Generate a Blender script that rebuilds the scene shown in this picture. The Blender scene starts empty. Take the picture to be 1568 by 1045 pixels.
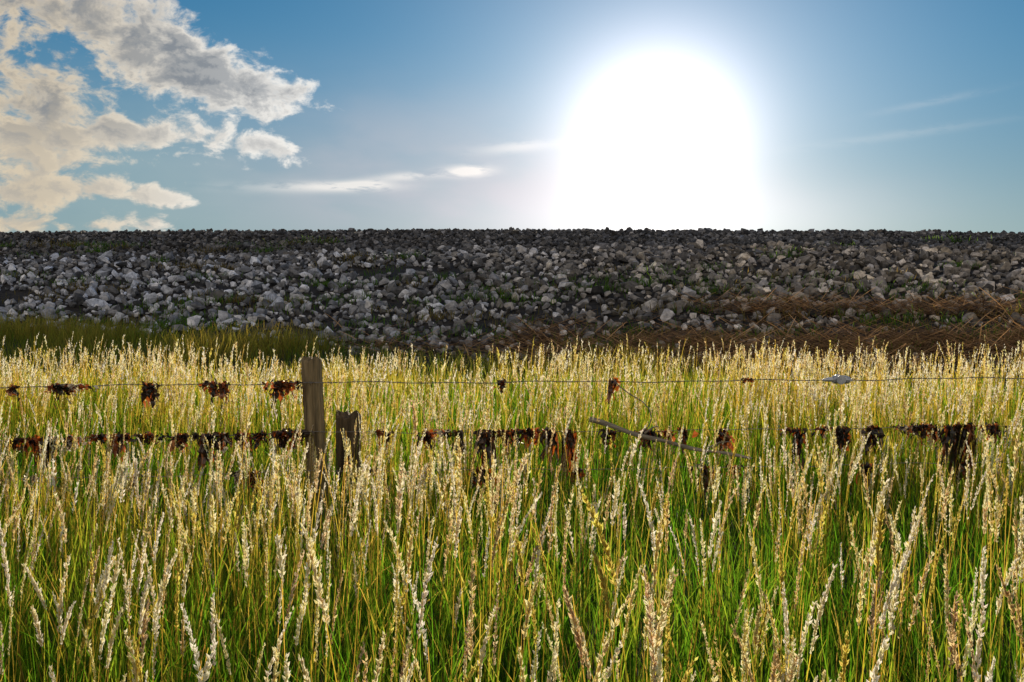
import bpy, bmesh, math, random
import numpy as np
from mathutils import Vector, Matrix
rng = np.random.default_rng(7); random.seed(7)
SC = bpy.context.scene
SC.view_settings.view_transform='Standard'; SC.view_settings.look='None'
SC.view_settings.exposure=0; SC.view_settings.gamma=1
D2R=math.radians
SUN_AZ=8.3; SUN_EL=8.7

# ---------------------------------------------------------------- helpers
def build(name, V, F, C=None, mat=None, smooth=False, parent=None):
    me=bpy.data.meshes.new(name)
    V=np.asarray(V,dtype=np.float32)
    groups=[np.asarray(f,dtype=np.int32) for f in (F if isinstance(F,list) else [F]) if len(f)]
    me.vertices.add(len(V)); me.vertices.foreach_set('co',V.ravel())
    nl=sum(g.size for g in groups); npoly=sum(len(g) for g in groups)
    me.loops.add(nl); me.polygons.add(npoly)
    me.loops.foreach_set('vertex_index',np.concatenate([g.ravel() for g in groups]))
    st=[];o=0
    for g in groups:
        k=g.shape[1]; st.append(o+np.arange(len(g))*k); o+=g.size
    me.polygons.foreach_set('loop_start',np.concatenate(st).astype(np.int32))
    me.polygons.foreach_set('use_smooth',np.full(npoly,smooth,dtype=bool))
    me.update(calc_edges=True)
    if C is not None:
        C=np.asarray(C,dtype=np.float32)
        if C.shape[1]==3: C=np.concatenate([C,np.ones((len(C),1),np.float32)],1)
        a=me.color_attributes.new('Col','FLOAT_COLOR','POINT'); a.data.foreach_set('color',C.ravel())
    ob=bpy.data.objects.new(name,me); SC.collection.objects.link(ob)
    if mat: me.materials.append(mat)
    if parent: ob.parent=parent
    return ob

class Acc:
    def __init__(s): s.V=[];s.F3=[];s.F4=[];s.C=[];s.n=0
    def add(s,V,F,C):
        V=np.asarray(V,float).reshape(-1,3);F=np.asarray(F,int)
        C=np.asarray(C,float)
        if C.ndim==1: C=np.tile(C,(len(V),1))
        (s.F3 if F.shape[1]==3 else s.F4).append(F+s.n)
        s.V.append(V);s.C.append(C);s.n+=len(V)
    def out(s,name,mat,**k):
        F=[]
        if s.F3:F.append(np.concatenate(s.F3))
        if s.F4:F.append(np.concatenate(s.F4))
        return build(name,np.concatenate(s.V),F,np.concatenate(s.C),mat,**k)

def fnoise(x,y,seed=0,sc=1.0):
    r=np.random.default_rng(seed); v=0;amp=1;tot=0
    for o in range(4):
        for k in range(3):
            a=r.uniform(0,6.28);f=sc*(2**o)*r.uniform(.7,1.3);p=r.uniform(0,6.28)
            v=v+amp*np.sin((x*math.cos(a)+y*math.sin(a))*f+p+1.3*np.sin((y*math.cos(a)-x*math.sin(a))*f*.7+p*2));tot+=amp*.6
        amp*=.55
    return v/tot

def sstep(t): t=np.clip(t,0,1); return t*t*(3-2*t)

# ---------------------------------------------------------------- terrain
def toe(x): return np.interp(x,[-30,-13,-9,-5,0,6,30],[25.8,24.6,23,20.6,17.7,14.8,14.0])+0.35*np.sin(x*1.1)+.2*np.sin(x*2.7+1)
def ztoe(x): return np.interp(x,[-12,-5,0,6],[0.60,0.38,0.14,0.05])
def rise(x): return np.interp(x,[-12,-5,0,6],[9,6,3.5,2.5])
CY=40.5
def Hc(x): return 4.02-0.00028*x*x*1.0
def H(x,y):
    x=np.asarray(x,float);y=np.asarray(y,float)
    T=toe(x);Z=ztoe(x);R=rise(x)
    pre=Z*sstep((y-(T-R))/R)
    t=np.clip((y-T)/(CY-T),0,1)
    face=Z+(Hc(x)-Z)*(0.95*t+0.05*t*t)
    z=np.where(y<T,pre,face)
    z=z+0.06*fnoise(x,y,3,.5)*np.clip((y-12)/6,0,1)*np.clip((42-y)/3,0.2,1)
    z=np.where(y>44.5,Hc(x)*(1-sstep((y-44.5)/20)),z)
    return z
def G(x,y):
    x=np.asarray(x,float);y=np.asarray(y,float)
    return np.where(y>11,H(x,y),0.0)+0.03*fnoise(x,y,5,.8)*(y<11)

# ---------------------------------------------------------------- node helpers
def newmat(name):
    m=bpy.data.materials.new(name);m.use_nodes=True
    nt=m.node_tree; nt.nodes.clear()
    return m,nt,nt.nodes,nt.links
def leaf_mat(name,trans=.55,boost=1.6,gloss=.04,tint=(1,1,1)):
    m,nt,N,L=newmat(name)
    out=N.new('ShaderNodeOutputMaterial')
    a=N.new('ShaderNodeAttribute');a.attribute_name='Col'
    d=N.new('ShaderNodeBsdfDiffuse');t=N.new('ShaderNodeBsdfTranslucent')
    L.new(a.outputs['Color'],d.inputs['Color'])
    b=N.new('ShaderNodeVectorMath');b.operation='MULTIPLY';b.inputs[1].default_value=(boost*tint[0],boost*tint[1],boost*tint[2])
    L.new(a.outputs['Color'],b.inputs[0]);
    mn=N.new('ShaderNodeVectorMath');mn.operation='MINIMUM';mn.inputs[1].default_value=(.95,.95,.95)
    L.new(b.outputs[0],mn.inputs[0]);L.new(mn.outputs[0],t.inputs['Color'])
    mx=N.new('ShaderNodeMixShader');mx.inputs[0].default_value=trans
    L.new(d.outputs[0],mx.inputs[1]);L.new(t.outputs[0],mx.inputs[2])
    if gloss>0:
        g=N.new('ShaderNodeBsdfGlossy');g.inputs['Roughness'].default_value=.4
        g.inputs['Color'].default_value=(.9,.9,.85,1)
        m2=N.new('ShaderNodeMixShader');m2.inputs[0].default_value=gloss
        L.new(mx.outputs[0],m2.inputs[1]);L.new(g.outputs[0],m2.inputs[2])
        mx=m2
    L.new(mx.outputs[0],out.inputs[0])
    return m
def solid_mat(name,c1,c2,scale=8,rough=.85,bump=.3,bscale=30,attr=False,stretch=(1,1,1),metal=0,p1=.33,p2=.68,det=5):
    m,nt,N,L=newmat(name)
    out=N.new('ShaderNodeOutputMaterial');p=N.new('ShaderNodeBsdfPrincipled')
    tc=N.new('ShaderNodeTexCoord');mp=N.new('ShaderNodeMapping');mp.inputs['Scale'].default_value=stretch
    L.new(tc.outputs['Object'],mp.inputs[0])
    n=N.new('ShaderNodeTexNoise');n.inputs['Scale'].default_value=scale;n.inputs['Detail'].default_value=det;n.inputs['Roughness'].default_value=.65
    L.new(mp.outputs[0],n.inputs['Vector'])
    cr=N.new('ShaderNodeValToRGB');cr.color_ramp.elements[0].position=p1;cr.color_ramp.elements[1].position=p2
    cr.color_ramp.elements[0].color=(*c1,1);cr.color_ramp.elements[1].color=(*c2,1)
    L.new(n.outputs[0],cr.inputs[0])
    col=cr.outputs[0]
    if attr:
        a=N.new('ShaderNodeAttribute');a.attribute_name='Col'
        mu=N.new('ShaderNodeVectorMath');mu.operation='MULTIPLY'
        L.new(a.outputs['Color'],mu.inputs[0]);L.new(col,mu.inputs[1]);col=mu.outputs[0]
    L.new(col,p.inputs['Base Color']);p.inputs['Roughness'].default_value=rough;p.inputs['Metallic'].default_value=metal
    p.inputs['Specular IOR Level'].default_value=.2
    n2=N.new('ShaderNodeTexNoise');n2.inputs['Scale'].default_value=bscale;n2.inputs['Detail'].default_value=3
    L.new(mp.outputs[0],n2.inputs['Vector'])
    b=N.new('ShaderNodeBump');b.inputs['Strength'].default_value=bump;b.inputs['Distance'].default_value=.02
    L.new(n2.outputs[0],b.inputs['Height']);L.new(b.outputs[0],p.inputs['Normal'])
    L.new(p.outputs[0],out.inputs[0])
    return m

M_grass=leaf_mat('grass_blades',.62,2.1,0)
M_weed=leaf_mat('seaweed_dry',.4,1.8,.06)
M_ground=solid_mat('marsh_soil',(.02,.025,.008),(.05,.055,.02),3,bump=.5,bscale=12)
M_dike=solid_mat('embankment_gravel',(.016,.013,.011),(.06,.05,.04),5,bump=.9,bscale=9)
M_rock=solid_mat('basalt_rock',(.45,.45,.46),(1.25,1.22,1.17),9,bump=.5,bscale=20,attr=True)
M_wood=solid_mat('weathered_wood',(.06,.045,.025),(.36,.27,.15),22,bump=1.0,bscale=45,stretch=(1,1,.08))
M_wood2=solid_mat('old_dark_wood',(.03,.022,.014),(.19,.14,.085),22,bump=1.0,bscale=45,stretch=(1,1,.08))
M_stick=solid_mat('driftwood_grey',(.14,.12,.09),(.40,.35,.28),20,bump=.5,bscale=40,stretch=(.1,1,1))
M_wire=solid_mat('galvanised_wire',(.16,.14,.13),(.3,.28,.26),30,rough=.45,bump=.1,metal=.6)
M_tens=solid_mat('galvanised_strainer',(.4,.42,.46),(.6,.62,.66),30,rough=.4,bump=.1,metal=.5)
M_straw=leaf_mat('dead_reed',.2,1.2,0)

# ---------------------------------------------------------------- ground
def gridmesh(name,xs,ys,fn,mat,smooth=True):
    X,Y=np.meshgrid(xs,ys);Z=fn(X,Y)
    V=np.stack([X,Y,Z],-1).reshape(-1,3);nx=len(xs);ny=len(ys)
    i=np.arange(nx-1)[None,:]+np.arange(ny-1)[:,None]*nx;i=i.ravel()
    F=np.stack([i,i+1,i+nx+1,i+nx],1)
    return build(name,V,F,None,mat,smooth)
gx=np.concatenate([[-3000,-800,-200,-80],np.linspace(-40,40,81),[80,200,800,3000]])
gy=np.concatenate([[-3000,-600,-100,-30],np.linspace(-10,16,40),[30,70,200,800,3000]])
gridmesh('ground',gx,gy,lambda X,Y:np.where((np.abs(X)<45)&(Y<11)&(Y>-12),0.03*fnoise(X,Y,5,.8),0)-np.where(Y>10.9,.08,0)-np.where(Y>16.1,.3,0),M_ground)
ex=np.concatenate([[-400,-200,-100],np.linspace(-60,60,241),[100,200,400]])
ey=np.concatenate([np.linspace(11,44.5,114),np.linspace(45.5,68,16)])
gridmesh('stone_embankment',ex,ey,lambda X,Y:H(np.clip(X,-70,70),Y)-np.where(Y>66,.4,0)-np.where(Y<11.1,.1,0),M_dike)

# ---------------------------------------------------------------- rocks
def rockvar(k):
    r=np.random.default_rng(100+k)
    P=r.normal(size=(15,3));P/=np.linalg.norm(P,axis=1)[:,None]
    P=np.sign(P)*np.abs(P)**.85*r.uniform(.82,1.1,(15,1))*np.array([1,.8,.62])
    bm=bmesh.new();[bm.verts.new(p) for p in P]
    res=bmesh.ops.convex_hull(bm,input=bm.verts[:])
    bmesh.ops.delete(bm,geom=[v for v in bm.verts if not v.link_faces],context='VERTS')
    bmesh.ops.triangulate(bm,faces=bm.faces[:]);bm.verts.index_update()
    V=np.array([v.co[:] for v in bm.verts]);F=np.array([[v.index for v in f.verts] for f in bm.faces]);bm.free()
    return V,F
RV=[rockvar(k) for k in range(16)]
def place_rocks(acc,P,S,col):
    n=len(P);var=rng.integers(0,len(RV),n)
    yaw=rng.uniform(0,6.28,n);tx=rng.normal(0,.5,n);ty=rng.normal(0,.5,n)
    cz,sz=np.cos(yaw),np.sin(yaw);cx,sx=np.cos(tx),np.sin(tx);cy,sy=np.cos(ty),np.sin(ty)
    o=np.zeros(n);l=np.ones(n)
    Rz=np.stack([cz,-sz,o,sz,cz,o,o,o,l],1).reshape(n,3,3)
    Rx=np.stack([l,o,o,o,cx,-sx,o,sx,cx],1).reshape(n,3,3)
    Ry=np.stack([cy,o,sy,o,l,o,-sy,o,cy],1).reshape(n,3,3)
    R=Rx@Ry@Rz
    for k,(V,F) in enumerate(RV):
        id=np.where(var==k)[0]
        if not len(id):continue
        st=rng.uniform(.75,1.3,(len(id),1,3))
        W=np.einsum('nij,nvj->nvi',R[id],V[None]*st)*S[id][:,None,None]+P[id][:,None,:]
        FF=F[None]+(np.arange(len(id))*len(V))[:,None,None]
        cj=col[id][:,None,:]*np.clip(1+.16*np.sign(rng.normal(size=(len(id),len(V),1)))*rng.random((len(id),len(V),1)),.5,1.3)
        acc.add(W.reshape(-1,3),FF.reshape(-1,3),cj.reshape(-1,3))
def jgrid(x0,x1,y0,y1,s):
    X,Y=np.meshgrid(np.arange(x0,x1,s),np.arange(y0,y1,s))
    X=X.ravel()+rng.uniform(-.5,.5,X.size)*s;Y=Y.ravel()+rng.uniform(-.5,.5,Y.size)*s
    k=np.abs(X)<.6*Y+4
    return X[k],Y[k]
acc=Acc()
X,Y=jgrid(-36,36,13.5,35,.215)
T=toe(X);k=(Y>T-.3)&(rng.random(len(X))<np.clip(.2+(Y-T)*.3,0,.66))
k&=~((X>0)&(Y<T+5.0+.8*np.sin(X))&(rng.random(len(X))<np.clip(.10+X*.10,0,.68)))
k&=~((fnoise(X,Y,71,.55)>.62))
X,Y=X[k],Y[k];n=len(X)
S=np.clip(rng.lognormal(math.log(.088),.36,n),.04,.20)*np.clip((Y-8)/14,.7,1.1)
ll=np.clip((-X+2)/12,0,1)
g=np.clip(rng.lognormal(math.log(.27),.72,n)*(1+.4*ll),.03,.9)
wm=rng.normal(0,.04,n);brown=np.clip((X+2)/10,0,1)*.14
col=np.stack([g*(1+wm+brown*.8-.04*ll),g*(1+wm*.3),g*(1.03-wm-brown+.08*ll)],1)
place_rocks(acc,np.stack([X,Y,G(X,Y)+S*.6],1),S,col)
X,Y=jgrid(-40,40,31.5,44.5,.20)
k=(Y>32.6+1.6*fnoise(X,Y,9,.3));X,Y=X[k],Y[k];n=len(X)
S=np.clip(rng.lognormal(math.log(.085),.3,n),.045,.2)
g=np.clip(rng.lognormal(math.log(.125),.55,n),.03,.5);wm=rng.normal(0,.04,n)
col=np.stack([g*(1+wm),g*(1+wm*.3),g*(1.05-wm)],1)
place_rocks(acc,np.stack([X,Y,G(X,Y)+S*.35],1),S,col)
acc.out('riprap_rocks',M_rock)

# ---------------------------------------------------------------- ribbons
def ribbons(acc,B,az,L,th0,bend,w,c0,c1,seg=4,taper=1.0,cross=False):
    n=len(B);P=np.zeros((n,seg+1,3));P[:,0]=B
    for s in range(seg):
        th=th0+bend*((s+.5)/seg)**1.3
        st=L/seg
        P[:,s+1,0]=P[:,s,0]+np.sin(th)*np.cos(az)*st
        P[:,s+1,1]=P[:,s,1]+np.sin(th)*np.sin(az)*st
        P[:,s+1,2]=P[:,s,2]+np.cos(th)*st
    tw0=rng.uniform(0,6.28,n)
    t=np.linspace(0,1,seg+1)
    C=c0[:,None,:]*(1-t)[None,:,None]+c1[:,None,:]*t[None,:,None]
    for q in range(2 if cross else 1):
        tw=tw0+q*1.57
        wd=np.stack([np.cos(tw),np.sin(tw),np.zeros(n)],1)
        prof=(1-taper*np.linspace(0,1,seg+1)**2.0);prof=np.maximum(prof,.06)
        off=wd[:,None,:]*(w[:,None]*prof[None,:]*.5)[:,:,None]
        V=np.stack([P-off,P+off],2).reshape(n,-1,3)
        a=np.arange(seg)*2;f=np.stack([a,a+1,a+3,a+2],1)
        F=f[None]+(np.arange(n)*(seg+1)*2)[:,None,None]
        CC=np.repeat(C[:,:,None,:],2,2).reshape(-1,3)
        acc.add(V.reshape(-1,3),F.reshape(-1,4),CC)
    return P

def spikelets(acc,P,az,th,headL,nn,size,col,crossed=True,wr=.2):
    n=len(P)
    d=np.stack([np.sin(th)*np.cos(az),np.sin(th)*np.sin(az),np.cos(th)],1)
    t=(np.arange(nn)+.5)/nn
    t=t[None,:]+rng.uniform(-.02,.02,(n,nn))
    bendd=np.stack([np.cos(az),np.sin(az),-.3*np.ones(n)],1)
    bb=rng.uniform(0,.18,n)
    pos=P[:,None,:]+d[:,None,:]*(t*headL[:,None])[:,:,None]+bendd[:,None,:]*((t**2)*(bb*headL)[:,None])[:,:,None]
    plane=rng.uniform(0,3.14,n)
    phi=plane[:,None]+np.pi*(np.arange(nn)%2)[None,:]+rng.normal(0,.8,(n,nn))
    tilt=rng.uniform(.12,.75,(n,nn))
    out=np.stack([np.cos(phi),np.sin(phi),np.zeros_like(phi)],2)
    ax=out*np.sin(tilt)[:,:,None]+d[:,None,:]*np.cos(tilt)[:,:,None]
    ax/=np.linalg.norm(ax,axis=2)[:,:,None]
    prof=np.sin(np.clip(t,0,1)*np.pi*.86+.35)*.45+.6
    ln=size[:,None]*prof*rng.uniform(.6,1.3,(n,nn))
    tan=np.cross(ax,out);tan/=np.maximum(np.linalg.norm(tan,axis=2),1e-5)[:,:,None]
    nor=np.cross(ax,tan)
    base=pos
    cj=np.clip(col[:,None,:]*rng.uniform(.65,1.3,(n,nn,1)),0,.95)
    for side in ((tan,nor) if crossed else (tan*.7+nor*.7,)):
        wv=side*(ln*wr)[:,:,None]
        V=np.stack([base,base+ax*(ln*.42)[:,:,None]+wv,base+ax*ln[:,:,None],base+ax*(ln*.42)[:,:,None]-wv],2)
        V=V.reshape(-1,3);m=n*nn
        F=np.arange(m*4).reshape(m,4)
        acc.add(V,F,np.repeat(cj.reshape(-1,3),4,0))

def field_points(dens,y0,y1):
    xm=.6*y1+1.8
    n=int(dens*(2*xm)*(y1-y0));x=rng.uniform(-xm,xm,n);y=rng.uniform(y0,y1,n)
    k=np.abs(x)<.6*y+1.8
    return x[k],y[k]
def edge(x): return 12.7+.5*np.sin(x*.9)+.3*np.sin(x*2.3)
def patch(x,y): return fnoise(x,y,21,.9)
def low(x,y):
    f=6.15+.095*x
    return 1-.22*np.exp(-((y-(f-.8))/.75)**2)
GREEN=np.array([.095,.245,.010]);YEL=np.array([.36,.28,.030]);DKG=np.array([.020,.062,.005]);GOLD=np.array([.54,.33,.065])
acc=Acc()
def leaves(dens,y0,y1,hmin,hmax,w,seg=4,green=0.0):
    x,y=field_points(dens,y0,y1);lim=np.minimum(toe(x)-.5,edge(x)+.8);k=y<lim;x,y=x[k],y[k]
    cl=fnoise(x,y,33,5.0);k=rng.random(len(x))<np.clip(.72+.8*cl,.10,1);x,y=x[k],y[k]
    n=len(x);p=patch(x,y)
    B=np.stack([x,y,G(x,y)-.02],1)
    L=rng.uniform(hmin,hmax,n)*(1+.18*p)*low(x,y);az=rng.uniform(0,6.28,n)
    th0=np.abs(rng.normal(.08,.12,n));bend=np.abs(rng.normal(.35,.4,n))
    m=np.clip(rng.normal(.13,.3,n)+.5*p-green,0,1)[:,None]
    j=rng.uniform(.5,1.45,(n,1))
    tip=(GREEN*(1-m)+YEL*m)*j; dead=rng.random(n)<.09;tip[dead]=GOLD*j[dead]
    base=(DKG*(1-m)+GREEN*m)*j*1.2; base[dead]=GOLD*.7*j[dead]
    ww=w*rng.uniform(.6,1.3,n)
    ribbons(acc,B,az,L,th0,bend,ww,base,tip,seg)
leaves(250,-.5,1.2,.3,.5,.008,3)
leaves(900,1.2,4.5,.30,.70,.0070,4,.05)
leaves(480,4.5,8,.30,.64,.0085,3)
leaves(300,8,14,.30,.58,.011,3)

def stalks(dens,y0,y1,nn,sz,w,hm=.76,hs=.085,crossed=True,seg=4):
    x,y=field_points(dens,y0,y1);k=y<np.minimum(toe(x)-1.0,edge(x));x,y=x[k],y[k]
    p=patch(x,y);cl=fnoise(x,y,44,3.2)
    k=rng.random(len(x))<np.clip(.50+.5*p+.6*cl,.07,1);x,y,p,cl=x[k],y[k],p[k],cl[k]
    n=len(x);B=np.stack([x,y,G(x,y)-.02],1)
    L=np.clip(rng.normal(hm,hs,n)+.06*cl,.46,1.1)*low(x,y)
    headL=rng.uniform(.12,.27,n);stem=L-headL*.9
    az=rng.normal(.2,1.6,n);th0=np.abs(rng.normal(.02,.06,n));bend=np.abs(rng.normal(.05,.09,n))
    j=rng.uniform(.75,1.25,(n,1));m=np.clip(rng.normal(.42,.3,n)+.35*p,0,1)[:,None]
    c0=(GREEN*(1-m)+YEL*m)*j;c1=(YEL*.9*(1-m)+GOLD*m)*j
    P=ribbons(acc,B,az,stem,th0,bend,np.full(n,w),c0,c1,seg,taper=.45,cross=True)
    hc=np.array([.80,.60,.35])*rng.uniform(.5,1.3,(n,1))
    hc[:,2]*=rng.uniform(.75,1.2,n)
    g=rng.random(n)<.10;hc[g]=np.array([.44,.36,.09])
    spikelets(acc,P[:,-1],az,th0+bend,headL,nn,sz*rng.uniform(.7,1.3,n),np.clip(hc,0,.9),crossed)
    ribbons(acc,P[:,-1],az,headL*.93,th0+bend,np.full(n,.02),np.full(n,w*.8),c1,c1,1,taper=.5)
    q=rng.random(n)<.6
    Bq=P[q,2];nq=q.sum()
    ribbons(acc,Bq,rng.uniform(0,6.28,nq),rng.uniform(.12,.3,nq),np.full(nq,.3),np.abs(rng.normal(.4,.3,nq)),np.full(nq,w*1.8),c0[q]*1.1,c1[q],3)
stalks(104,1.35,3.2,84,.0140,.0030,.79,.13)
stalks(104,3.2,6,48,.0150,.0034,.76,.11)
stalks(95,6,9,24,.019,.0042,.76,.09,True,3)
stalks(88,9,14,16,.026,.0055,.76,.09,False,3)
x=np.array([1.02,1.10,1.16,.80,.76,.98,1.22,.62,1.3,-.9]);y=np.array([2.05,2.1,2.25,2.3,2.15,2.0,2.35,2.2,2.4,2.3]);n=len(x)
B=np.stack([x,y,np.zeros(n)],1);az=rng.uniform(-.4,.4,n);th0=rng.uniform(.0,.06,n);bend=rng.uniform(.05,.16,n)
L=np.array([.96,.88,.84,.86,.76,.74,.82,.70,.78,.70]);c=np.tile(YEL,(n,1))
P=ribbons(acc,B,az,L,th0,bend,np.full(n,.0032),c,c*1.2,5,.4,True)
spikelets(acc,P[:,-1],az,th0+bend,rng.uniform(.2,.27,n),110,np.full(n,.016),np.tile([.80,.62,.37],(n,1)))
acc.out('tall_marsh_grass',M_grass)

# greener short grass in front of the embankment (left)
acc=Acc()
n=80000;x=rng.uniform(-20,7,n);y=rng.uniform(12.5,26.3,n);k=(y<toe(x)+.3*rng.normal(size=n))
x,y=x[k],y[k];n=len(x);p=fnoise(x,y,55,.8)
k=rng.random(n)<np.clip(.7+.5*p,.1,1);x,y,p=x[k],y[k],p[k];n=len(x)
B=np.stack([x,y,G(x,y)-.02],1);m=np.clip(rng.normal(.40,.25,n)+.5*p,0,1)[:,None]
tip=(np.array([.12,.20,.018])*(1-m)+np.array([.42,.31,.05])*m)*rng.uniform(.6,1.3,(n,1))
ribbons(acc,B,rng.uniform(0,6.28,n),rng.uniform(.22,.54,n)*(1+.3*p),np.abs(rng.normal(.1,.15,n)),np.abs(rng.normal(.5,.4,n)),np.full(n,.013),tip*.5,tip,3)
acc.out('short_green_grass',M_grass)

# weeds between the stones
acc=Acc();NC=260;cx=rng.uniform(-24,24,NC);cy=toe(cx)+rng.gamma(1.7,3.6,NC);cy=np.minimum(cy,37)
for a,b in zip(cx,cy):
    n=rng.integers(20,90);s=rng.uniform(.12,.45)
    x=a+rng.normal(0,s*1.9,n);y=b+rng.normal(0,s*.7,n);B=np.stack([x,y,G(x,y)+.05],1)
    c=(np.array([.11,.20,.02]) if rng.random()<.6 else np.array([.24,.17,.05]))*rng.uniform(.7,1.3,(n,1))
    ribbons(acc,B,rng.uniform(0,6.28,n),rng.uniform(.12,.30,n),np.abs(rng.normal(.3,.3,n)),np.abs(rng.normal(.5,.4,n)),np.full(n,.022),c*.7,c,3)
acc.out('weeds',M_grass)

# dead reed wrack at right
acc=Acc()
def wrack(n,xr,off,sp,zh=.2):
    x=xr[0]+(xr[1]-xr[0])*rng.random(n)**.85;y=toe(x)+off(x)+rng.normal(0,sp,n)*rng.uniform(.5,1.6,n);k=rng.random(n)<np.clip(.6+.8*fnoise(x,y,66,.9),.03,1);x,y=x[k],y[k];n=len(x)
    B=np.stack([x,y,G(x,y)+rng.uniform(.01,zh,n)],1)
    c=np.array([.52,.34,.18])*rng.uniform(.25,1.5,(n,1))
    az=np.where(rng.random(n)<.5,0,np.pi)+rng.normal(0,.6,n)
    ribbons(acc,B,az,rng.uniform(.2,.85,n),rng.normal(1.42,.18,n),rng.normal(.1,.12,n),rng.uniform(.01,.024,n),c,c,3,.4,True)
wrack(8000,(-.5,18),lambda x:.8+.05*x,1.0,.16)
wrack(17000,(0,18),lambda x:2.2+.12*x,.8,.20)
wrack(7000,(4,20),lambda x:7.2-.05*x,.4,.24)
wrack(1500,(-4,6),lambda x:.7,.6)
acc.out('dead_reed_debris',M_straw)

# ---------------------------------------------------------------- fence
def tube(acc,P,r,sides=6,col=(1,1,1),cap=True):
    P=np.asarray(P,float);n=len(P);r=np.full(n,r) if np.isscalar(r) else np.asarray(r)
    T=np.gradient(P,axis=0);T/=np.linalg.norm(T,axis=1)[:,None]
    up=np.array([0,0,1.]) if abs(T[0,2])<.9 else np.array([1.,0,0])
    U=np.cross(T,up);U/=np.linalg.norm(U,axis=1)[:,None];W=np.cross(T,U)
    a=np.arange(sides)/sides*2*np.pi
    V=P[:,None,:]+r[:,None,None]*(U[:,None,:]*np.cos(a)[None,:,None]+W[:,None,:]*np.sin(a)[None,:,None])
    V=V.reshape(-1,3);F=[]
    for i in range(n-1):
        for j in range(sides):
            F.append([i*sides+j,i*sides+(j+1)%sides,(i+1)*sides+(j+1)%sides,(i+1)*sides+j])
    acc.add(V,F,col)
    if cap:
        for e,c in ((0,P[0]),(n-1,P[-1])):
            VV=np.concatenate([V[e*sides:(e+1)*sides],[c]]);acc.add(VV,[[j,(j+1)%sides,sides] for j in range(sides)],col)
FY=lambda x:6.15+.095*np.asarray(x,float)
fence=bpy.data.objects.new('wire_fence',None);SC.collection.objects.link(fence)
def post(name,x,y,r,h,lean,seed,parent=None,rag=.012,mat=M_wood):
    rr=np.random.default_rng(seed);ns=40;zs=np.concatenate([np.linspace(-.3,h-.012,30),[h-.003,h]])
    a=np.arange(ns)/ns*2*np.pi
    groove=sum(rr.uniform(.01,.035)*np.sin(a*k+rr.uniform(0,6.28)) for k in (2,3,5,9,14))
    V=[];
    for i,z in enumerate(zs):
        rad=r*(1+groove+.02*np.sin(a*3+z*6)+.012*rr.normal(size=ns))
        if i==len(zs)-2:rad=rad*.97
        if i==len(zs)-1:rad=rad*.86
        zz=z+(rag*(np.sin(a*2+seed)+.5*np.sin(a*5+seed*2)+.35*rr.normal(size=ns)) if i>=len(zs)-3 else 0)
        V.append(np.stack([x+lean*z+rad*np.cos(a),y+rad*np.sin(a),np.broadcast_to(zz,a.shape)],1))
    V=np.concatenate(V+[[[x+lean*h,y,h-.004]]])
    F4=[];m=len(zs)
    for i in range(m-1):
        for j in range(ns):F4.append([i*ns+j,i*ns+(j+1)%ns,(i+1)*ns+(j+1)%ns,(i+1)*ns+j])
    F3=[[(m-1)*ns+j,(m-1)*ns+(j+1)%ns,len(V)-1] for j in range(ns)]
    return build(name,V,[np.array(F3),np.array(F4)],None,mat,False,parent)
PX=-1.17
post('post',PX,float(FY(PX)),.060,1.105,-.045,3,fence)
post('post_far_left',-5.6,float(FY(-5.6)),.055,1.1,.02,5,fence)
post('post_far_right',4.4,float(FY(4.4)),.055,1.12,-.02,6,fence)
post('broken_fence_post',-1.04,6.27,.075,.735,.01,9,None,.02,M_wood2)
acc=Acc();WZ=[.965,.665,.43]
def wirez(x,k):
    sag=.02 if k else .01
    s=np.where(x<PX,(x+5.6)/(PX+5.6),(x-PX)/(4.4-PX));s=np.clip(s,0,1)
    return WZ[k]-4*sag*s*(1-s)+.004*np.sin(x*5+k)+.003*np.sin(x*13)
xs=np.linspace(-5.6,4.4,500)
for k in range(3):
    yy=FY(xs)-.062
    if k==0:
        for ph in (0,np.pi):
            tube(acc,np.stack([xs,yy+.0025*np.cos(xs*90+ph),wirez(xs,k)+.0025*np.sin(xs*90+ph)],1),.0017,5)
    else: tube(acc,np.stack([xs,yy,wirez(xs,k)],1),.0022,5)
for b in np.arange(-5.5,4.4,.13):
    b=b+rng.uniform(-.01,.01);c=np.array([b,float(FY(b))-.062,float(wirez(np.array(b),0))])
    for s in (1,-1):
        d=np.array([rng.uniform(-.4,.4),rng.uniform(-.5,.5),s]);d/=np.linalg.norm(d);tube(acc,[c-d*.002,c+d*.013],[.0016,.0006],4)
c=[(.62,.98),(.66,.93),(.73,.88),(.80,.84),(.845,.79),(.86,.73),(.84,.68),(.80,.655)]
cc=np.array(c);t=np.linspace(0,len(c)-1,30);tube(acc,np.stack([np.interp(t,range(len(c)),cc[:,0]),np.full(30,6.10),np.interp(t,range(len(c)),cc[:,1])],1),.0034,5)
for k in range(3):
    z=WZ[k];xx=PX-.045*z;tube(acc,[(xx-.006,float(FY(xx))-.05,z+.012),(xx-.006,float(FY(xx))-.068,z+.004),(xx+.006,float(FY(xx))-.068,z-.004),(xx+.006,float(FY(xx))-.05,z-.012)],.002,5)
acc.out('wires',M_wire,parent=fence)
acc=Acc();tx=2.06;ty=float(FY(tx))-.065;tz=float(wirez(np.array(tx),0))
tube(acc,[(tx-.10,ty,tz),(tx-.085,ty,tz),(tx-.06,ty,tz+.002),(tx-.03,ty,tz+.003)],[.004,.010,.014,.016],10)
tube(acc,[(tx-.03,ty,tz+.002),(tx-.028,ty,tz+.002),(tx+.05,ty,tz+.002),(tx+.075,ty,tz),(tx+.082,ty,tz)],[.016,.026,.027,.020,.008],14)
tube(acc,[(tx+.012,ty-.034,tz+.004),(tx+.012,ty+.034,tz+.004)],.019,14)
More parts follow.
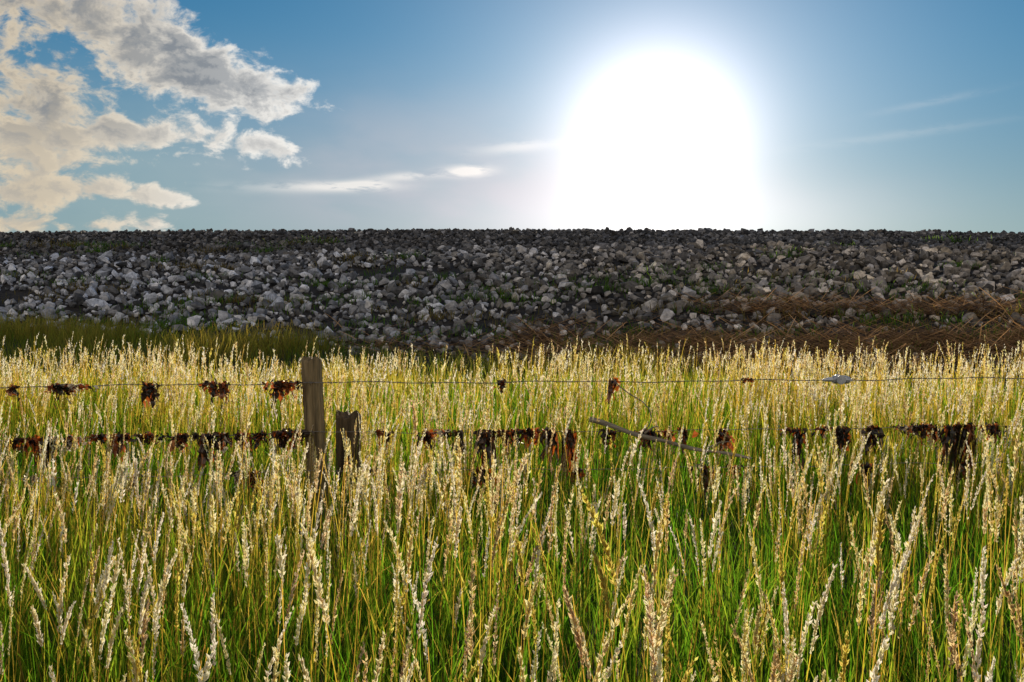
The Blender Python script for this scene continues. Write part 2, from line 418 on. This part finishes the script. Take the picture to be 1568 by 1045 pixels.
for s in (-1,1):tube(acc,[(tx+.012,ty+s*.034,tz+.004),(tx+.012,ty+s*.038,tz+.004)],.030,16)
tube(acc,[(tx+.08,ty,tz),(tx+.095,ty,tz+.008),(tx+.108,ty,tz),(tx+.095,ty,tz-.008),(tx+.08,ty,tz)],.0035,6)
acc.out('wire_strainer',M_tens,parent=fence)

acc=Acc();t=np.linspace(0,1,24)
tube(acc,np.stack([.47+.98*t,5.97+.02*t,.745-.235*t-.03*np.sin(t*3.1)+.004*np.sin(t*17)],1),.016-.008*t+.0015*np.sin(t*23),9)
tube(acc,[(.80,5.97,.66),(.85,5.95,.70),(.88,5.94,.705)],[.007,.005,.002],6)
tube(acc,[(1.18,5.98,.565),(1.26,6.0,.60),(1.33,6.0,.605)],[.006,.004,.002],6)
acc.out('driftwood_stick',M_stick)

# ---------------------------------------------------------------- seaweed on the wires
acc=Acc()
DK=np.array([.018,.010,.007]);RU=np.array([.32,.08,.014]);PA=np.array([.5,.43,.34]);BR=np.array([.09,.036,.016])
def clump(px,k,wpx,hpx,kind='d',nmul=1.0):
    x0=(px-784)/1524*6.1*(1+.0155*(px-784)/784); w=wpx*1.0/1524*6.1;h=hpx*1.45/1524*6.1*rng.uniform(.8,1.25)
    n=int(max(9,w/.0042)*nmul)
    for i in range(n):
        x=x0+rng.normal(0,.27)*w;z=float(wirez(np.array(x),k));y=float(FY(x))-.072+rng.normal(0,.009)
        seg=6;L=h*rng.uniform(.2,1.1)*(1-.4*min(1,abs(x-x0)/max(w,.01)));wd=rng.uniform(.008,.030)
        top=rng.uniform(.0,.02)
        t=np.linspace(0,1,seg+1)
        zz=z+top-t*L+rng.normal(0,.005,seg+1);xx=x+np.cumsum(rng.normal(0,.009,seg+1));yy=y+rng.normal(0,.007,seg+1)+np.where(t==0,0,rng.choice([-1,1])*.006)
        tw=rng.uniform(0,3.14)+np.cumsum(rng.normal(0,.6,seg+1))
        wdv=wd*(1+.5*rng.normal(size=seg+1))*np.interp(t,[0,.2,.7,1],[.7,1,1,.35])
        off=np.stack([np.cos(tw)*wdv,np.sin(tw)*wdv,rng.normal(0,.004,seg+1)],1)*.5
        Pm=np.stack([xx,yy,zz],1);V=np.stack([Pm-off,Pm+off],1).reshape(-1,3)
        a=np.arange(seg)*2;F=np.stack([a,a+1,a+3,a+2],1)
        u=rng.random()
        if kind=='d':c=DK if u<.66 else (BR if u<.8 else RU)
        elif kind=='r':c=DK if u<.36 else (BR if u<.6 else RU)
        else:c=PA if u<.5 else (RU if u<.7 else DK)
        acc.add(V,F,c*rng.uniform(.6,1.4))
top=[(5,14,12,'r'),(45,12,14,'r'),(100,14,10,'r'),(125,56,11,'p'),(108,10,26,'d'),(243,22,26,'d'),(338,30,18,'r'),(440,42,20,'r'),(430,14,26,'d'),(768,14,14,'d'),(942,12,38,'r'),(1150,8,8,'d')]
for p in top:clump(p[0],0,p[1],p[2],p[3])
mid=[(10,20,26,'d'),(45,20,16,'r'),(75,30,24,'r'),(94,22,34,'d'),(125,38,16,'p'),(165,28,12,'p'),(195,20,30,'r'),(240,28,16,'d'),(282,24,20,'d'),(325,28,30,'d'),(350,20,24,'p'),(378,24,20,'r'),(405,22,20,'d'),(440,34,22,'d'),(465,14,18,'d'),
(590,24,14,'r'),(652,18,26,'r'),(675,16,12,'p'),(703,18,50,'d'),(742,36,46,'d'),(775,24,24,'d'),(812,32,18,'r'),(842,22,38,'r'),(872,22,50,'d'),(930,18,26,'d'),(993,28,32,'d'),(1025,14,16,'r'),(1050,16,30,'d'),(1112,22,36,'r'),(1232,18,60,'d'),(1218,16,12,'r'),(1297,26,38,'d'),(1268,18,12,'r'),(1350,28,32,'d'),(1412,20,14,'p'),(1440,32,28,'r'),(1485,46,60,'d'),(1505,24,48,'r'),(1545,28,20,'r')]
for p in mid:clump(p[0],1,p[1],p[2],p[3])
for px in np.concatenate([np.arange(0,470,24),np.arange(690,870,36),np.arange(1400,1568,30)]):clump(px+rng.normal(0,6),1,14,rng.uniform(6,14),rng.choice(['d','d','r']),.6)
lowc=[(15,26,20,'r'),(70,16,14,'p'),(220,14,30,'d'),(370,20,18,'p'),(395,26,28,'r'),(575,14,12,'r'),(735,26,26,'d'),(1085,30,34,'d'),(1130,18,18,'r'),(1340,18,38,'d'),(1495,30,28,'d'),(885,14,22,'r')]
for p in lowc:clump(p[0],2,p[1],p[2],p[3])
acc.out('dried_seaweed',M_weed)

# ---------------------------------------------------------------- world
W=bpy.data.worlds.new('World');SC.world=W;W.use_nodes=True
nt=W.node_tree;N=nt.nodes;L=nt.links;N.clear()
def M(op,a,b=None,c=None,clamp=False):
    n=N.new('ShaderNodeMath');n.operation=op;n.use_clamp=clamp
    for i,v in enumerate((a,b,c)):
        if v is None:continue
        if isinstance(v,(int,float)):n.inputs[i].default_value=v
        else:L.new(v,n.inputs[i])
    return n.outputs[0]
def VM(op,a,b=None,s=None):
    n=N.new('ShaderNodeVectorMath');n.operation=op
    for i,v in enumerate((a,b)):
        if v is None:continue
        if isinstance(v,tuple):n.inputs[i].default_value=v
        else:L.new(v,n.inputs[i])
    if s is not None:
        if isinstance(s,(int,float)):n.inputs['Scale'].default_value=s
        else:L.new(s,n.inputs['Scale'])
    return n
def MIX(f,a,b):
    n=N.new('ShaderNodeMix');n.data_type='RGBA'
    for sock,v in ((n.inputs[0],f),(n.inputs[6],a),(n.inputs[7],b)):
        if isinstance(v,(int,float)):sock.default_value=v
        elif isinstance(v,tuple):sock.default_value=(*v,1)
        else:L.new(v,sock)
    return n.outputs[2]
def SS(v,a,b):
    n=N.new('ShaderNodeMapRange');n.interpolation_type='SMOOTHSTEP';L.new(v,n.inputs[0]);n.inputs[1].default_value=a;n.inputs[2].default_value=b
    return n.outputs[0]
sd=Vector((math.sin(D2R(SUN_AZ))*math.cos(D2R(SUN_EL)),math.cos(D2R(SUN_AZ))*math.cos(D2R(SUN_EL)),math.sin(D2R(SUN_EL))))
tc=N.new('ShaderNodeTexCoord');dirn=VM('NORMALIZE',tc.outputs['Generated']).outputs[0]
sep=N.new('ShaderNodeSeparateXYZ');L.new(dirn,sep.inputs[0])
az=M('MULTIPLY',M('ARCTAN2',sep.outputs[0],sep.outputs[1]),57.2958)
el=M('MULTIPLY',M('ARCSINE',sep.outputs[2]),57.2958)
sky=N.new('ShaderNodeTexSky');sky.sky_type='NISHITA';sky.sun_disc=False
sky.sun_elevation=D2R(SUN_EL);sky.sun_rotation=D2R(SUN_AZ);sky.air_density=1.0;sky.dust_density=.1;sky.ozone_density=2.0
tint=MIX(SS(el,2,16),(.58,.82,1.08),(.24,.96,1.38))
base=VM('MULTIPLY',sky.outputs[0],tint).outputs[0]
STR=.056
ang=M('MULTIPLY',M('ARCCOSINE',M('MINIMUM',VM('DOT_PRODUCT',dirn,tuple(sd)).outputs['Value'],1.0)),57.2958)
q=M('DIVIDE',ang,4.3);g1=M('MULTIPLY',M('EXPONENT',M('MULTIPLY',M('MULTIPLY',q,q),-1)),.95)
g2=M('MULTIPLY',M('EXPONENT',M('MULTIPLY',ang,-1/5.6)),1.15)
gl=M('ADD',g1,g2)
def blob(px,py,rx,ry,rot,w):
    a=math.degrees(math.atan((px-784)/1524));e=math.degrees(math.atan((450-py)/1524*math.cos(math.radians(a))))
    ra=rx/1524*57.3;re=ry/1524*57.3;c,s=math.cos(D2R(rot)),math.sin(D2R(rot))
    da=M('SUBTRACT',az,a);de=M('SUBTRACT',el,e)
    u=M('ADD',M('MULTIPLY',da,c/ra),M('MULTIPLY',de,s/ra));v=M('ADD',M('MULTIPLY',da,-s/re),M('MULTIPLY',de,c/re))
    d=M('ADD',M('MULTIPLY',u,u),M('MULTIPLY',v,v))
    return M('MULTIPLY',M('EXPONENT',M('MULTIPLY',d,-1)),w)
def sumb(l):
    r=None
    for b in l:
        v=blob(*b);r=v if r is None else M('ADD',r,v)
    return r
cum=sumb([(235,75,110,54,-24,1.22),(385,132,105,38,-10,1.2),(30,15,90,38,10,1.05),(40,215,125,66,0,1.1),(260,212,160,28,-4,.82),(418,234,42,22,0,1.0),(100,294,140,17,4,1.0),(262,304,36,13,0,.88),(228,345,46,14,0,1.0),(20,345,100,12,0,.8),(40,115,100,24,0,.88)])
def nz(da,de,sc,det,rough,sy=1.5,dist=.25):
    cb=N.new('ShaderNodeCombineXYZ');L.new(M('ADD',az,da),cb.inputs[0]);L.new(M('MULTIPLY',M('ADD',el,de),sy),cb.inputs[1]);cb.inputs[2].default_value=3.3
    n=N.new('ShaderNodeTexNoise');n.inputs['Scale'].default_value=sc;n.inputs['Detail'].default_value=det;n.inputs['Roughness'].default_value=rough
    n.inputs['Distortion'].default_value=dist
    L.new(cb.outputs[0],n.inputs['Vector']);return n.outputs[0]
n1=nz(0,0,.50,7,.6);n2=nz(.45,.25,.50,5,.58)
mask=SS(cum,.02,.30)
dens=M('ADD',cum,M('MULTIPLY',M('MULTIPLY',M('SUBTRACT',n1,.5),3.2),mask))
alpha=SS(dens,.36,.95)
thick=SS(dens,.72,1.35)
lit=SS(M('SUBTRACT',n1,n2),-.07,.08)
edge_c=MIX(SS(az,-26,-13),(.72,.61,.45),(.95,.92,.86))
ccol=MIX(M('MULTIPLY',thick,M('ADD',M('MULTIPLY',SS(el,6.5,10.5),.66),.24)),edge_c,(.12,.16,.21))
ccol=MIX(M('MULTIPLY',M('SUBTRACT',1.0,lit),.34),ccol,(.32,.33,.34))
ccol=MIX(M('MULTIPLY',lit,.26),ccol,edge_c)
st=sumb([(530,287,75,7,1,1.1),(625,272,50,6,4,.8),(718,264,32,8,2,1.5),(560,284,30,6,2,.8),(790,228,60,8,5,.5),(1420,160,70,5,8,.13),(1380,208,120,6,5,.13),(440,290,90,8,0,.3)])
st=M('MULTIPLY',st,SS(nz(2,5,.5,4,.6,4.0),.30,.55),clamp=True)
hz=sumb([(740,310,290,70,0,.85),(640,210,230,70,0,.32),(200,270,330,130,0,.50),(1230,320,200,45,0,.3)])
hz=M('MULTIPLY',M('MINIMUM',hz,.9),M('ADD',.6,M('MULTIPLY',SS(nz(7,2,.16,3,.5,2.6),.3,.65),.4)))
colr=VM('SCALE',base,None,STR).outputs[0]
colr=MIX(M('MULTIPLY',M('EXPONENT',M('MULTIPLY',M('MAXIMUM',el,0),-.17)),.75),colr,(.30,.43,.52))
hzc=MIX(SS(az,-22,-8),(.38,.48,.49),(.46,.48,.54))
colr=MIX(hz,colr,hzc)
colr=MIX(M('MULTIPLY',alpha,.96),colr,ccol)
colr=MIX(M('MULTIPLY',st,.8,clamp=True),colr,(.90,.87,.82))
h2=blob(1010,345,260,55,0,.32)
colr=VM('ADD',colr,VM('SCALE',(1.0,.95,.93),None,h2).outputs[0]).outputs[0]
# fill light added to the sky opposite the sun, unseen behind the photographer
back_fill=SS(M('MULTIPLY',VM('DOT_PRODUCT',dirn,tuple(sd)).outputs['Value'],-1.0),-.30,.25)
colr=MIX(M('MULTIPLY',back_fill,.85),colr,(.64,.58,.52))
glc=VM('SCALE',(1.12,.93,.89),None,gl).outputs[0]
colr=VM('ADD',colr,glc).outputs[0]
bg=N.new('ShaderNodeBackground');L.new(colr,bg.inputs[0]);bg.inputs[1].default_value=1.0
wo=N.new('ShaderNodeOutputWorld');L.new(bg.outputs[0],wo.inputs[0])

# ---------------------------------------------------------------- sun
sl=bpy.data.lights.new('sun','SUN');sl.energy=5.0;sl.angle=D2R(.5);sl.color=(1,.83,.58)
so=bpy.data.objects.new('sun',sl);SC.collection.objects.link(so);so.rotation_euler=sd.to_track_quat('Z','Y').to_euler()
# ---------------------------------------------------------------- camera
cam=bpy.data.cameras.new('camera');cam.lens=35;cam.sensor_width=36;cam.clip_start=.05;cam.clip_end=6000
co=bpy.data.objects.new('camera',cam);SC.collection.objects.link(co);co.location=(0,0,1.5);co.rotation_euler=(D2R(90-2.72),0,0)
SC.camera=co
